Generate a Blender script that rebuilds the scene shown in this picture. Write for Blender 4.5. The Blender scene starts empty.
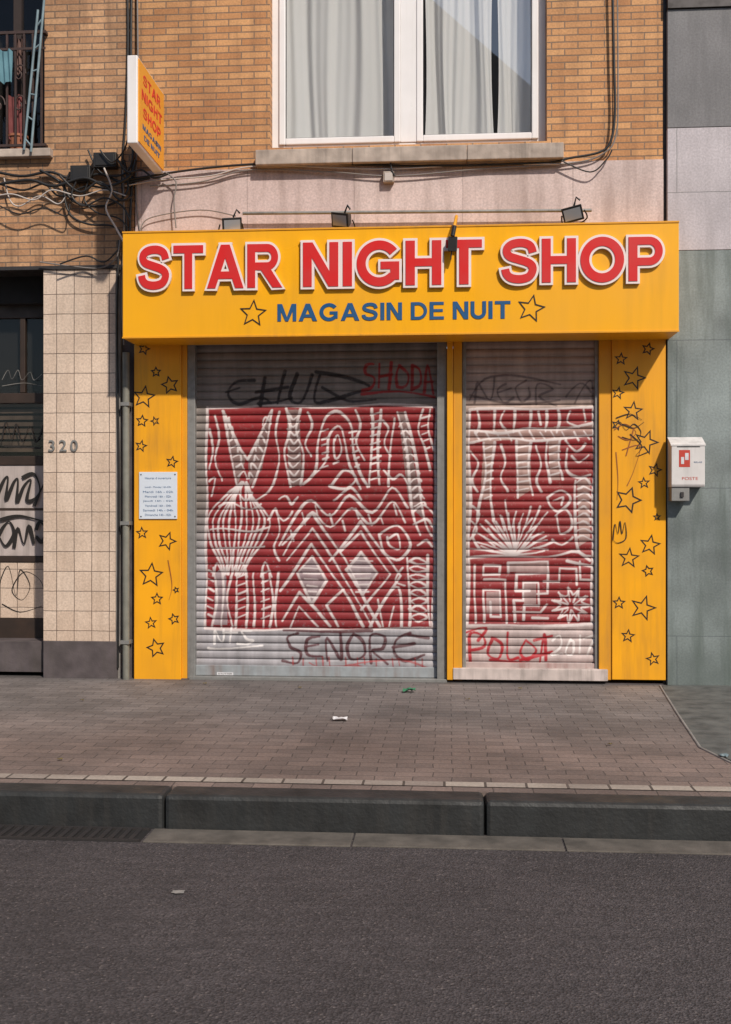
import bpy, math, random
import numpy as np
from mathutils import Vector, Euler
random.seed(7); np.random.seed(7)
rad=math.radians
sc=bpy.context.scene
sc.view_settings.view_transform='Standard'; sc.view_settings.look='None'; sc.view_settings.exposure=0

# ---------------------------------------------------------------- camera
F=1100.0; TH=rad(4.3); CY=-9.14; CZ=1.408
cam=bpy.data.cameras.new("camera"); cam.sensor_fit='VERTICAL'; cam.sensor_height=36; cam.lens=F/1024*36
cam.clip_end=1500
co=bpy.data.objects.new("camera",cam); sc.collection.objects.link(co)
co.location=(0,CY,CZ); co.rotation_euler=(rad(90),0,TH); sc.camera=co
def w(px,py,Y=0.0):
    """photo measurement -> real position on the vertical plane y=Y"""
    dx=(px-365.5)/F; dz=-(py-512)/F
    d=Vector((-math.sin(TH)+math.cos(TH)*dx, math.cos(TH)+math.sin(TH)*dx, dz))
    t=(Y-CY)/d.y
    return d.x*t, CZ+d.z*t
def X(px,Y=0.0): return w(px,512,Y)[0]
def Zp(py,px=400,Y=0.0): return w(px,py,Y)[1]
def g(px,py,z=0.0):
    dx=(px-365.5)/F; dz=-(py-512)/F
    d=Vector((-math.sin(TH)+math.cos(TH)*dx, math.cos(TH)+math.sin(TH)*dx, dz))
    t=(z-CZ)/d.z
    return d.x*t, CY+d.y*t

# ---------------------------------------------------------------- nodes
def nd(nt,t,props=None,**ins):
    n=nt.nodes.new(t)
    for k,v in (props or {}).items(): setattr(n,k,v)
    for k,v in ins.items():
        s=n.inputs[int(k[1:])] if (k[0]=='i' and k[1:].isdigit()) else n.inputs[k.replace('_',' ')]
        if isinstance(v,bpy.types.NodeSocket): nt.links.new(v,s)
        else: s.default_value=v
    return n
def c4(c): return (c[0],c[1],c[2],1)
def mixc(nt,f,a,b,blend='MIX'):
    n=nt.nodes.new('ShaderNodeMix'); n.data_type='RGBA'; n.blend_type=blend
    for i,v in ((0,f),(6,a),(7,b)):
        if isinstance(v,bpy.types.NodeSocket): nt.links.new(v,n.inputs[i])
        else: n.inputs[i].default_value = v if i==0 else (c4(v) if not isinstance(v,(int,float)) else (v,v,v,1))
    return n.outputs[2]
def mth(nt,op,a,b=0.0,clamp=False):
    n=nd(nt,'ShaderNodeMath',{'operation':op,'use_clamp':clamp},i0=a,i1=b); return n.outputs[0]
def mr(nt,v,a,b,c,d):
    return nd(nt,'ShaderNodeMapRange',{},i0=v,i1=a,i2=b,i3=c,i4=d).outputs[0]
def M(name):
    m=bpy.data.materials.new(name); m.use_nodes=True; nt=m.node_tree
    return m,nt,nt.nodes['Principled BSDF']
def obj(nt): return nd(nt,'ShaderNodeTexCoord').outputs['Object']
def noise(nt,scale,detail=2,vec=None,rough=.6):
    vec=vec or obj(nt)
    return nd(nt,'ShaderNodeTexNoise',{},Vector=vec,Scale=scale,Detail=detail,Roughness=rough).outputs['Fac']
def scaled(nt,s,rot=(0,0,0)):
    return nd(nt,'ShaderNodeMapping',{},Vector=obj(nt),Scale=s,Rotation=rot).outputs[0]
def bump(nt,b,h,strength,dist=.01,prev=None):
    n=nd(nt,'ShaderNodeBump',{},Strength=strength,Distance=dist,Height=h)
    if prev: nt.links.new(prev,n.inputs['Normal'])
    nt.links.new(n.outputs[0],b.inputs['Normal']); return n.outputs[0]
def lk(nt,a,b): nt.links.new(a,b)
def mulv(nt,c,f): return mixc(nt,1.0,c,nd(nt,'ShaderNodeCombineColor',{},i0=f,i1=f,i2=f).outputs[0],'MULTIPLY')
def plain(name,col,rough=.6,var=.12,scale=5,bmp=0,bscale=80,metal=0,streak=0.0,dirt=(.08,.07,.06)):
    m,nt,b=M(name)
    nn=noise(nt,scale)
    cc=mulv(nt,col,mr(nt,nn,.3,.7,1-var,1+var))
    if streak>0:
        k=mth(nt,'MULTIPLY',mr(nt,noise(nt,1.0,4,scaled(nt,(14,14,1.1))),.45,.72,0,1),mr(nt,noise(nt,1.3,3),.35,.62,0,1))
        cc=mixc(nt,mth(nt,'MULTIPLY',k,streak),cc,dirt)
    lk(nt,cc,b.inputs['Base Color'])
    lk(nt,mr(nt,nn,.3,.7,min(1,rough+.1),max(0,rough-.1)),b.inputs['Roughness'])
    b.inputs['Metallic'].default_value=metal
    if bmp>0: bump(nt,b,noise(nt,bscale),bmp,.004)
    return m
def facv(nt):
    s=nd(nt,'ShaderNodeSeparateXYZ',{},i0=obj(nt))
    return nd(nt,'ShaderNodeCombineXYZ',{},i0=mth(nt,'ADD',s.outputs[0],s.outputs[1]),i1=s.outputs[2]).outputs[0]
def gridmat(name,c1,c2,mortar,bw,bh,ms,off=.5,rough=.75,bs=.6,vec='fac',dirtamt=.3,dirt=(.1,.08,.07),tilt=0.15,smooth=.1,zdirt=None,shift=(0,0),wobble=.006):
    m,nt,b=M(name)
    v=facv(nt) if vec=='fac' else obj(nt)
    nv=nd(nt,'ShaderNodeTexNoise',{},Vector=v,Scale=9.0,Detail=1.0).outputs['Color']
    wob=nd(nt,'ShaderNodeVectorMath',{'operation':'MULTIPLY'},i0=nd(nt,'ShaderNodeVectorMath',{'operation':'SUBTRACT'},i0=nv,i1=(.5,.5,.5)).outputs[0],i1=(wobble,wobble,0)).outputs[0]
    v=nd(nt,'ShaderNodeVectorMath',{'operation':'ADD'},i0=v,i1=wob).outputs[0]
    v=nd(nt,'ShaderNodeVectorMath',{'operation':'ADD'},i0=v,i1=(50+shift[0],50+shift[1],0)).outputs[0]
    br=nd(nt,'ShaderNodeTexBrick',{'offset':off},Vector=v,Color1=c4(c1),Color2=c4(c2),Mortar=c4(mortar),Scale=1.0,Mortar_Size=ms,Mortar_Smooth=smooth,Bias=0.0,Brick_Width=bw,Row_Height=bh)
    nf=noise(nt,60,2)
    f=mth(nt,'MULTIPLY',mr(nt,noise(nt,1.2,3),.3,.7,1-tilt,1+tilt),mr(nt,nf,.3,.7,.84,1.13))
    cc=mulv(nt,br.outputs['Color'],f)
    st=mth(nt,'MULTIPLY',mr(nt,noise(nt,1.0,5,scaled(nt,(9,9,.9) if vec=='fac' else (1.4,2.2,1))),.48,.72,0,1),dirtamt)
    cc=mixc(nt,st,cc,dirt)
    if zdirt:
        s=nd(nt,'ShaderNodeSeparateXYZ',{},i0=obj(nt)).outputs[2]
        z=mr(nt,mth(nt,'ADD',s,mth(nt,'MULTIPLY',noise(nt,3,3),zdirt*1.2)),0.0,zdirt*1.6,.75,0)
        cc=mixc(nt,z,cc,dirt)
    lk(nt,cc,b.inputs['Base Color']); b.inputs['Roughness'].default_value=rough
    h=mth(nt,'SUBTRACT',mth(nt,'MULTIPLY',nf,.35),br.outputs['Fac'])
    bump(nt,b,h,bs,.007)
    return m

brick=gridmat('tan_brick',(.60,.315,.135),(.44,.20,.078),(.22,.145,.095),.215,.056,.0050,dirtamt=.45,dirt=(.17,.09,.05),bs=.9,wobble=.004,tilt=.22)
brick2=gridmat('brown_tan_brick',(.52,.30,.16),(.34,.175,.088),(.19,.13,.09),.215,.056,.0050,dirtamt=.65,dirt=(.13,.075,.045),bs=.9,wobble=.004,tilt=.25)
tile=gridmat('cream_tile',(.68,.545,.44),(.61,.475,.375),(.12,.085,.07),.152,.168,.0030,off=0,rough=.28,bs=.5,dirtamt=.3,dirt=(.27,.18,.12),zdirt=.55)
stoneband=gridmat('pink_stone_slabs',(.59,.48,.46),(.55,.44,.425),(.34,.27,.26),.9,.62,.003,rough=.8,bs=.35,dirtamt=.5,dirt=(.27,.20,.18),shift=(.3,.22))
slab_lo=gridmat('blue_grey_slabs_shade_tint',(.205,.24,.24),(.185,.22,.22),(.12,.14,.15),1.4,1.2,.0035,rough=.75,bs=.35,dirtamt=.8,dirt=(.09,.115,.105),zdirt=.9,tilt=.4)  # lower slabs: shade is mixed into the base colour
slab_mid=gridmat('pale_grey_slabs_sun_tint',(.48,.445,.475),(.46,.425,.45),(.20,.2,.2),1.4,1.2,.003,rough=.7,bs=.3,dirtamt=.4,dirt=(.27,.25,.26),tilt=.2)  # middle slabs: paler base colour stands in for sunlight
slab_hi=gridmat('grey_slabs_shade_tint',(.18,.178,.185),(.165,.165,.172),(.1,.1,.1),1.4,1.6,.003,rough=.75,bs=.3,dirtamt=.5,dirt=(.10,.10,.105),tilt=.25)  # upper slabs: shadow painted as a darker base tone
white_pvc=plain('white_pvc_frame',(.82,.80,.80),.35,.05,3,streak=.25,dirt=(.5,.46,.42))
sill_m=plain('bluestone_sill',(.42,.35,.30),.8,.25,7,.4,60,streak=.7)
yellow=plain('yellow_painted_panel',(.88,.415,.010),.36,.05,1.6,.04,30,streak=.2,dirt=(.42,.20,.03))
yellow_side=plain('yellow_worn_panel',(.83,.375,.012),.42,.10,2.2,.06,30,streak=.5,dirt=(.34,.16,.035))
yellow2=plain('yellow_painted_post',(.74,.33,.014),.45,.09,3,.05,30,streak=.45,dirt=(.33,.17,.05))
letter_red=plain('red_letter_face',(.62,.022,.022),.4,.06,4)
letter_white=plain('white_letter_edge',(.80,.70,.68),.4,.05,4)
blue_ink=plain('blue_letter',(.012,.085,.22),.45,.05,4)
black_ink=plain('black_ink',(.018,.015,.013),.5,.1,9)
ink_faint=plain('worn_orange_ink',(.30,.09,.02),.6,.1,9)
black_pl=plain('black_plastic',(.02,.019,.019),.45,.2,12)
dark_metal=plain('dark_metal',(.055,.05,.05),.5,.2,12,metal=.4)
rail_metal=plain('rusty_railing_paint',(.05,.028,.024),.6,.3,20)
galv=plain('galvanised_steel',(.27,.27,.26),.5,.18,14,metal=.35,streak=.5)
greenpipe=plain('grey_green_pipe',(.20,.20,.17),.6,.2,8,streak=.6)
dark=plain('dark_interior',(.012,.011,.011),.9,.1,3)
dark_brown=plain('dark_brown_frame',(.035,.022,.016),.5,.3,6)
plinth_m=plain('dark_plinth',(.085,.07,.073),.8,.3,6,.4,60,streak=.5)
white_panel=plain('painted_door_panel',(.46,.40,.38),.6,.12,5,streak=.6)
lamp_glass=plain('lamp_glass',(.35,.36,.38),.15,.05,5)
boxwhite=plain('white_coated_box',(.66,.64,.63),.4,.06,8,streak=.35)
red_ink=plain('red_sticker',(.5,.05,.03),.5,.1,9)
paper=plain('notice_paper',(.62,.68,.76),.6,.04,6)
pale_cable=plain('pale_cable',(.50,.45,.42),.6,.1,5)
grey_cable=plain('grey_cable',(.2,.18,.17),.6,.1,5)
# net curtain : diffuse cloth that also lets light through
curtain_m,nt,b=M('net_curtain'); nt.nodes.remove(b)
d1=nd(nt,'ShaderNodeBsdfDiffuse',{},Color=(.88,.86,.85,1)); t1=nd(nt,'ShaderNodeBsdfTranslucent',{},Color=(.85,.84,.83,1))
mx=nd(nt,'ShaderNodeMixShader',{},i0=.22,i1=d1.outputs[0],i2=t1.outputs[0]); lk(nt,mx.outputs[0],nt.nodes['Material Output'].inputs[0])
orange_m=plain('sign_orange_face',(.82,.36,.03),.4,.05,4)
ltblue=plain('light_blue_paint',(.17,.24,.27),.5,.25,9)
concrete=plain('concrete',(.25,.235,.22),.85,.2,6,.4,70,streak=.3)
whitelitter=plain('white_paper_litter',(.6,.6,.62),.7,.1,20)
greenlitter=plain('green_litter',(.04,.20,.10),.4,.3,20)
def glassmat(name,base,edge,tint):
    m,nt,b=M(name); nt.nodes.remove(b); out=nt.nodes['Material Output']
    fc=nd(nt,'ShaderNodeLayerWeight',{},Blend=.5).outputs['Facing']
    fac=mth(nt,'ADD',mth(nt,'MULTIPLY',mth(nt,'POWER',fc,4.0),edge),base,True)
    gl=nd(nt,'ShaderNodeBsdfGlossy',{},Roughness=.01,Color=(1,1,1,1)); tr=nd(nt,'ShaderNodeBsdfTransparent',{},Color=tint)
    mx=nd(nt,'ShaderNodeMixShader',{},i0=fac,i1=tr.outputs[0],i2=gl.outputs[0]); lk(nt,mx.outputs[0],out.inputs[0]); return m
glass=glassmat('window_glass',.20,.5,(.95,.97,.97,1))
glass_d=glassmat('dusty_shop_glass',.03,.4,(.7,.7,.68,1))
# asphalt
asph,nt,b=M('asphalt')
vo=nd(nt,'ShaderNodeTexVoronoi',{},Vector=obj(nt),Scale=120.0)
sep=nd(nt,'ShaderNodeSeparateColor',{},i0=vo.outputs['Color'])
f=mth(nt,'MULTIPLY',mth(nt,'MULTIPLY',mr(nt,sep.outputs[0],0,1,.55,1.5),mr(nt,noise(nt,.8,4),.3,.7,.80,1.2)),mr(nt,noise(nt,1.0,3,scaled(nt,(4,16,1))),.3,.7,.85,1.15))
cc=mulv(nt,(.054,.047,.049),f)
cc=mixc(nt,mth(nt,'MULTIPLY',mth(nt,'GREATER_THAN',sep.outputs[1],.97),.5),cc,(.20,.17,.16))
lk(nt,cc,b.inputs['Base Color']); b.inputs['Roughness'].default_value=.75
bump(nt,b,mth(nt,'ADD',vo.outputs['Distance'],noise(nt,30,2)),.8,.007)
# pavers
pav,nt,b=M('concrete_pavers')
o=obj(nt); s=nd(nt,'ShaderNodeSeparateXYZ',{},i0=o)
nv=nd(nt,'ShaderNodeTexNoise',{},Vector=o,Scale=4.0,Detail=2.0).outputs['Color']
wob=nd(nt,'ShaderNodeVectorMath',{'operation':'MULTIPLY'},i0=nd(nt,'ShaderNodeVectorMath',{'operation':'SUBTRACT'},i0=nv,i1=(.5,.5,.5)).outputs[0],i1=(.03,.03,0)).outputs[0]
v=nd(nt,'ShaderNodeVectorMath',{'operation':'ADD'},i0=o,i1=wob).outputs[0]
v=nd(nt,'ShaderNodeVectorMath',{'operation':'ADD'},i0=v,i1=(50,50,0)).outputs[0]
br=nd(nt,'ShaderNodeTexBrick',{'offset':.5},Vector=v,Color1=(.215,.158,.136,1),Color2=(.155,.117,.104,1),Mortar=(.088,.070,.062,1),Scale=1.0,Mortar_Size=.0036,Mortar_Smooth=.35,Bias=0.0,Brick_Width=.205,Row_Height=.102)
grey=nd(nt,'ShaderNodeHueSaturation',{},Saturation=.42,Value=.92,Color=br.outputs['Color']).outputs[0]
k=mr(nt,mth(nt,'ADD',s.outputs[1],mth(nt,'MULTIPLY',noise(nt,1.1,3),.9)),-2.2,-1.0,.1,1)
cc=mixc(nt,k,br.outputs['Color'],grey)
nf=noise(nt,55,3)
cc=mulv(nt,cc,mth(nt,'MULTIPLY',mr(nt,noise(nt,.9,6),.32,.68,.62,1.24),mr(nt,nf,.3,.7,.80,1.2)))
st2=mr(nt,noise(nt,2.2,5,scaled(nt,(1,1.8,1))),.56,.70,0,.45)
cc=mixc(nt,st2,cc,(.062,.054,.05))
spots=mr(nt,nd(nt,'ShaderNodeTexVoronoi',{},Vector=o,Scale=4.2).outputs['Distance'],.03,.08,.5,0)
cc=mixc(nt,spots,cc,(.055,.047,.044))
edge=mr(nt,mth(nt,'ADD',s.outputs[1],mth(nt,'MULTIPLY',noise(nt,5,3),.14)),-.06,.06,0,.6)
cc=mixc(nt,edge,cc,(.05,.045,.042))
lk(nt,cc,b.inputs['Base Color']); b.inputs['Roughness'].default_value=.78
bump(nt,b,mth(nt,'SUBTRACT',mth(nt,'MULTIPLY',nf,.5),br.outputs['Fac']),.7,.007)
kerb_m=plain('blue_stone_kerb',(.021,.023,.024),.62,.5,5,.8,40,streak=.5,dirt=(.055,.05,.045))
gutter_m=plain('concrete_gutter',(.105,.093,.080),.85,.35,8,.5,70,streak=.5)
whiteset=gridmat('pale_stone_setts',(.40,.35,.30),(.25,.21,.185),(.08,.065,.055),.21,.13,.007,off=0,rough=.8,bs=.5,vec='obj',dirtamt=.7,dirt=(.14,.11,.095),shift=(0,.045))

# ---------------------------------------------------------------- mesh helpers
def link(o,parent=None):
    sc.collection.objects.link(o)
    if parent: o.parent=parent
    return o
def empty(name): 
    e=bpy.data.objects.new(name,None); sc.collection.objects.link(e); return e
def mesh(name,vs,fs,mat,parent=None,bev=0,smooth=False):
    me=bpy.data.meshes.new(name); me.from_pydata(vs,[],fs); me.update()
    me.materials.append(mat); o=link(bpy.data.objects.new(name,me),parent)
    if bev:
        m=o.modifiers.new('bevel','BEVEL'); m.width=bev; m.segments=2; m.limit_method='ANGLE'
    if smooth:
        for p in me.polygons: p.use_smooth=True
    return o
BF=[(0,1,3,2),(4,6,7,5),(0,4,5,1),(2,3,7,6),(0,2,6,4),(1,5,7,3)]
def boxes(name,lst,mat,parent=None,bev=0):
    vs=[];fs=[]
    for (x0,x1,y0,y1,z0,z1) in lst:
        n=len(vs); vs+=[(x,y,z) for x in (x0,x1) for y in (y0,y1) for z in (z0,z1)]
        fs+=[tuple(i+n for i in f) for f in BF]
    return mesh(name,vs,fs,mat,parent,bev)
def box(name,x0,x1,y0,y1,z0,z1,mat,parent=None,bev=0): return boxes(name,[(x0,x1,y0,y1,z0,z1)],mat,parent,bev)
def pbox(name,px0,px1,pyt,pyb,y0,y1,mat,parent=None,bev=0,ref=None):
    r=ref if ref is not None else (px0+px1)/2
    return box(name,X(px0,y0),X(px1,y0),y0,y1,Zp(pyb,r,y0),Zp(pyt,r,y0),mat,parent,bev)
def cr(p,n=7):
    out=[]; P=[p[0]]+list(p)+[p[-1]]
    for i in range(1,len(P)-2):
        a,b_,c,d=[np.array(q,float) for q in P[i-1:i+3]]
        for k in range(n):
            t=k/n
            out.append(tuple(.5*((2*b_)+(-a+c)*t+(2*a-5*b_+4*c-d)*t*t+(-a+3*b_-3*c+d)*t**3)))
    out.append(tuple(float(q) for q in p[-1])); return out
def tube(name,pts,r,mat,parent=None,smooth=True):
    pts=cr(pts) if smooth and len(pts)>2 else pts
    cu=bpy.data.curves.new(name,'CURVE'); cu.dimensions='3D'; cu.bevel_depth=r; cu.bevel_resolution=2; cu.use_fill_caps=True
    s=cu.splines.new('POLY'); s.points.add(len(pts)-1)
    for i,p in enumerate(pts): s.points[i].co=(p[0],p[1],p[2],1)
    cu.materials.append(mat); return link(bpy.data.objects.new(name,cu),parent)
def cable(name,pp,Y,r,mat=None,parent=None):
    pts=[]
    for q in pp:
        x,z=w(q[0],q[1],Y); pts.append((x,Y,z))
    return tube(name,pts,r,mat or black_pl,parent)
def ribbons(name,strokes,width,Y,mat,parent=None,smooth=True):
    vs=[];fs=[];yy=Y
    for s in strokes:
        s=cr(s,6) if smooth and len(s)>2 else s
        P=[Vector(w(a[0],a[1],Y)) for a in s]; n0=len(vs)
        for i,p in enumerate(P):
            d=(P[min(i+1,len(P)-1)]-P[max(i-1,0)])
            if d.length<1e-6: d=Vector((1,0))
            d.normalize(); nrm=Vector((-d.y,d.x))*width/2*(.75+.35*math.sin(i*.35+1))
            yy-=.00002
            vs+=[(p.x+nrm.x,yy,p.y+nrm.y),(p.x-nrm.x,yy,p.y-nrm.y)]
        fs+=[(n0+2*i,n0+2*i+1,n0+2*i+3,n0+2*i+2) for i in range(len(P)-1)]
    return mesh(name,vs,fs,mat,parent)
def stars(name,lst,Y,mat,parent=None,th=.015):
    vs=[];fs=[]
    for (px,py,r) in lst:
        cx,cz=w(px,py,Y); R=r/120.; a0=random.uniform(-.35,.35); n0=len(vs); q=random.uniform(.42,.5)
        t=th*(.75+.03*r)
        for ring in (0,1):
            RR=R-ring*t*1.5; rr=R*q-ring*t*.75
            for i in range(10):
                a=a0+math.pi/2+i*math.pi/5; k=RR if i%2==0 else rr
                vs.append((cx+k*math.cos(a),Y,cz+k*math.sin(a)))
        fs+=[(n0+i,n0+(i+1)%10,n0+10+(i+1)%10,n0+10+i) for i in range(10)]
    return mesh(name,vs,fs,mat,parent)
# --- heavy grotesque sign lettering built as solid cut-out letters
def ell(cx,cy,rx,ry,a0,a1,n=26): return [(cx+rx*math.cos(rad(a0+(a1-a0)*i/n)),cy+ry*math.sin(rad(a0+(a1-a0)*i/n))) for i in range(n+1)]
def R_(x0,y0,x1,y1): return ('P',[(x0,y0),(x1,y0),(x1,y1),(x0,y1)])
S_pts=[(.75,.69),(.70,.83),(.58,.90),(.42,.915),(.25,.88),(.145,.79),(.145,.68),(.22,.60),(.42,.535),(.62,.47),(.735,.38),(.735,.25),(.64,.13),(.43,.085),(.23,.12),(.13,.21),(.10,.32)]
GL={'T':(.80,[R_(0,.82,.80,1),R_(.295,0,.505,.825)]),
 'H':(.80,[R_(0,0,.21,1),R_(.59,0,.8,1),R_(.20,.42,.60,.60)]),
 'I':(.21,[R_(0,0,.21,1)]),
 'N':(.80,[R_(0,0,.2,1),R_(.60,0,.8,1),('P',[(.0,1),(.58,0),(.8,0),(.22,1)])]),
 'A':(.98,[('P',[(0,0),(.225,0),(.61,1),(.37,1)]),('P',[(.755,0),(.98,0),(.61,1),(.37,1)]),R_(.22,.215,.76,.385)]),
 'R':(.92,[R_(0,0,.21,1),('S',[(.1,.91),(.5,.91)]+ell(.53,.70,.20,.21,80,-80,14)+[(.5,.49),(.1,.49)],.18),('P',[(.33,.44),(.67,0),(.93,0),(.59,.47)])]),
 'P':(.80,[R_(0,0,.21,1),('S',[(.1,.91),(.46,.91)]+ell(.48,.675,.225,.235,80,-80,14)+[(.46,.44),(.1,.44)],.18)]),
 'O':(1.02,[('S',ell(.51,.5,.405,.415,0,360,44),.21)]),
 'G':(1.0,[('S',ell(.51,.5,.405,.415,38,318,40),.205),R_(.54,.37,.96,.54),R_(.76,.13,.96,.38)]),
 'S':(.86,[('S',cr(S_pts,3),.19)]),
 'M':(1.0,[R_(0,0,.19,1),R_(.81,0,1,1),('P',[(0.02,1),(.42,0),(.58,0),(.25,1)]),('P',[(.75,1),(.42,0),(.58,0),(.98,1)])]),
 'D':(.86,[R_(0,0,.2,1),('S',[(.1,.915),(.36,.915)]+ell(.38,.5,.38,.415,86,-86,22)+[(.36,.085),(.1,.085)],.17)]),
 'E':(.74,[R_(0,0,.2,1),R_(.19,.83,.73,1),R_(.19,.43,.68,.59),R_(.19,0,.74,.17)]),
 'U':(.80,[('S',[(.1,1),(.1,.38)]+ell(.4,.385,.3,.295,180,360,20)+[(.7,.38),(.7,1)],.195)]),' ':(.22,[])}
def signword(name,body,rect,Yf,Yb,mat,parent,o=0.0,gap=.09,mapf=None):
    tot=sum(GL[c][0] for c in body)+gap*(len(body)-1)
    sx=(rect[1]-rect[0])/tot; sz=(rect[3]-rect[2])
    vs=[];fs=[];cx=0;k=0
    def put(P2,Y): 
        return [(rect[0]+(cx+x)*sx,Y,rect[2]+y*sz) for (x,y) in P2]
    for c in body:
        for pr in GL[c][1]:
            yf=Yf-.00025*(k%7); k+=1
            if pr[0]=='P':
                P=pr[1]; n=len(P); area=sum(P[i][0]*P[(i+1)%n][1]-P[(i+1)%n][0]*P[i][1] for i in range(n))
                if area<0: P=P[::-1]
                if o:
                    Q=[]
                    for i in range(n):
                        a=Vector(P[i-1]);b_=Vector(P[i]);d=Vector(P[(i+1)%n]); e1=(b_-a).normalized(); e2=(d-b_).normalized()
                        n1=Vector((e1.y,-e1.x)); n2=Vector((e2.y,-e2.x)); m_=(n1+n2); m_=m_/max(m_.length_squared,.35)*2
                        L=min(m_.length,1.55); m_=m_.normalized()*L
                        Q.append((b_.x+m_.x*o,b_.y+m_.y*o))
                    P=Q
                n0=len(vs); vs+=put(P,yf)+put(P,Yb)
                fs.append(tuple(range(n0,n0+n))); fs+=[(n0+i,n0+n+i,n0+n+(i+1)%n,n0+(i+1)%n) for i in range(n)]
            else:
                C=[Vector(q) for q in pr[1]]; t=pr[2]/2+o; closed=(C[0]-C[-1]).length<1e-4
                if not closed and o:
                    C[0]=C[0]-(C[1]-C[0]).normalized()*o; C[-1]=C[-1]+(C[-1]-C[-2]).normalized()*o
                A_=[];B_=[]
                for i,p in enumerate(C):
                    if closed: d=C[(i+1)%(len(C)-1)]-C[(i-1)%(len(C)-1)]
                    else: d=C[min(i+1,len(C)-1)]-C[max(i-1,0)]
                    d.normalize(); nr=Vector((-d.y,d.x))*t; A_.append((p.x+nr.x,p.y+nr.y)); B_.append((p.x-nr.x,p.y-nr.y))
                n0=len(vs); n=len(C); vs+=put(A_,yf)+put(B_,yf)+put(A_,Yb)+put(B_,Yb)
                for i in range(n-1):
                    fs+=[(n0+i,n0+n+i,n0+n+i+1,n0+i+1),(n0+i,n0+i+1,n0+2*n+i+1,n0+2*n+i),(n0+n+i,n0+3*n+i,n0+3*n+i+1,n0+n+i+1)]
                if not closed:
                    for e_ in (0,n-1): fs.append((n0+e_,n0+n+e_,n0+3*n+e_,n0+2*n+e_))
        cx+=GL[c][0]+gap
    if mapf: vs=[mapf(v_) for v_ in vs]
    return mesh(name,vs,fs,mat,parent)
def textmesh(body,offset,extrude,space=1.0):
    cu=bpy.data.curves.new('t','FONT'); cu.body=body; cu.offset=offset; cu.extrude=extrude; cu.space_character=space; cu.resolution_u=4
    o=bpy.data.objects.new('t',cu); sc.collection.objects.link(o); bpy.context.view_layer.update()
    dg=bpy.context.evaluated_depsgraph_get(); me=bpy.data.meshes.new_from_object(o.evaluated_get(dg)); bpy.data.objects.remove(o)
    return me
def text(name,body,corners,Y,mat,parent=None,offset=.0,depth=.002,space=1.0):
    me=textmesh(body,offset,.5,space)
    a=np.array([v.co[:] for v in me.vertices]); lo,hi=a.min(0),a.max(0)
    sx=(corners[1]-corners[0])/(hi[0]-lo[0]); sz=(corners[3]-corners[2])/(hi[1]-lo[1])
    for v in me.vertices:
        x,y,z=v.co; v.co=(corners[0]+(x-lo[0])*sx,Y-(z+.5)*depth,corners[2]+(y-lo[1])*sz)
    me.materials.clear(); me.materials.append(mat); me.name=name
    link(bpy.data.objects.new(name,me),parent)

# ---------------------------------------------------------------- ground
kY=-3.775; RZ=-.165
box('ground',-250,250,-250,250,RZ-.35,RZ-.012,concrete)
mesh('road',[(-150,-14.2,RZ),(150,-14.2,RZ),(150,kY+.02,RZ),(-150,kY+.02,RZ)],[(0,1,2,3)],asph)
box('sidewalk',-40,40,kY+.2,.6,RZ,0,pav)
box('opposite_sidewalk',-40,40,-16.9,-14.2,RZ,-.02,pav)
kerb=empty('kerb')
xa=g(158,812,-.05)[0]; xb=g(485,812,-.05)[0]; L=xb-xa
vsx=xa-14*L; i=0
while vsx<20:
    box('kerb_stone_%d'%i,vsx+.004,vsx+L-.004,kY+random.uniform(-.006,.006),kY+.196,RZ-.1,.003+random.uniform(0,.005),kerb_m,kerb,bev=.022)
    vsx+=L;i+=1
mesh('pale_sett_row',[(-40,-3.49,.004),(40,-3.49,.004),(40,-3.395,.004),(-40,-3.395,.004)],[(0,1,2,3)],whiteset)
gut=empty('gutter'); gy0=g(400,848,RZ)[1]; xg=g(142,842,RZ)[0]
for i in range(16):
    a=xg+i*1.0
    box('gutter_slab_%d'%i,a+.004,a+.996,gy0+random.uniform(-.006,.006),kY-.012,RZ-.05,RZ+.005+random.uniform(0,.003),gutter_m,gut,bev=.004)
for i in range(12):
    a=xg-1.05-(i+1)*1.0
    box('gutter_slab_w%d'%i,a+.004,a+.996,gy0,kY-.012,RZ-.05,RZ+.005,gutter_m,gut,bev=.004)
dr=empty('drain_grate')
box('pit',xg-1.04,xg-.01,gy0-.005,kY-.012,RZ-.05,RZ+.002,dark,dr)
boxes('bars',[(xg-1.02+i*.05,xg-1.02+i*.05+.022,gy0,kY-.02,RZ-.01,RZ+.012) for i in range(20)]+[(xg-1.035,xg-.015,gy0-.003,gy0+.014,RZ-.01,RZ+.011),(xg-1.035,xg-.015,kY-.034,kY-.016,RZ-.01,RZ+.011)],dark_metal,dr)
pp=[g(662,686),g(800,686),g(800,790),g(700,748),g(676,712)]
mesh('asphalt_patch',[(a,b_,.005) for a,b_ in pp],[tuple(range(5))[::-1]],plain('patched_paving',(.10,.105,.10),.8,.4,7,.6,60,streak=.4))
pts=[(g(660,686)),(g(676,712)),(g(700,748)),(g(735,765))]
tube('patch_edge_strip',[(a,b_,.000) for a,b_ in pts],.010,concrete,smooth=False)

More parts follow.
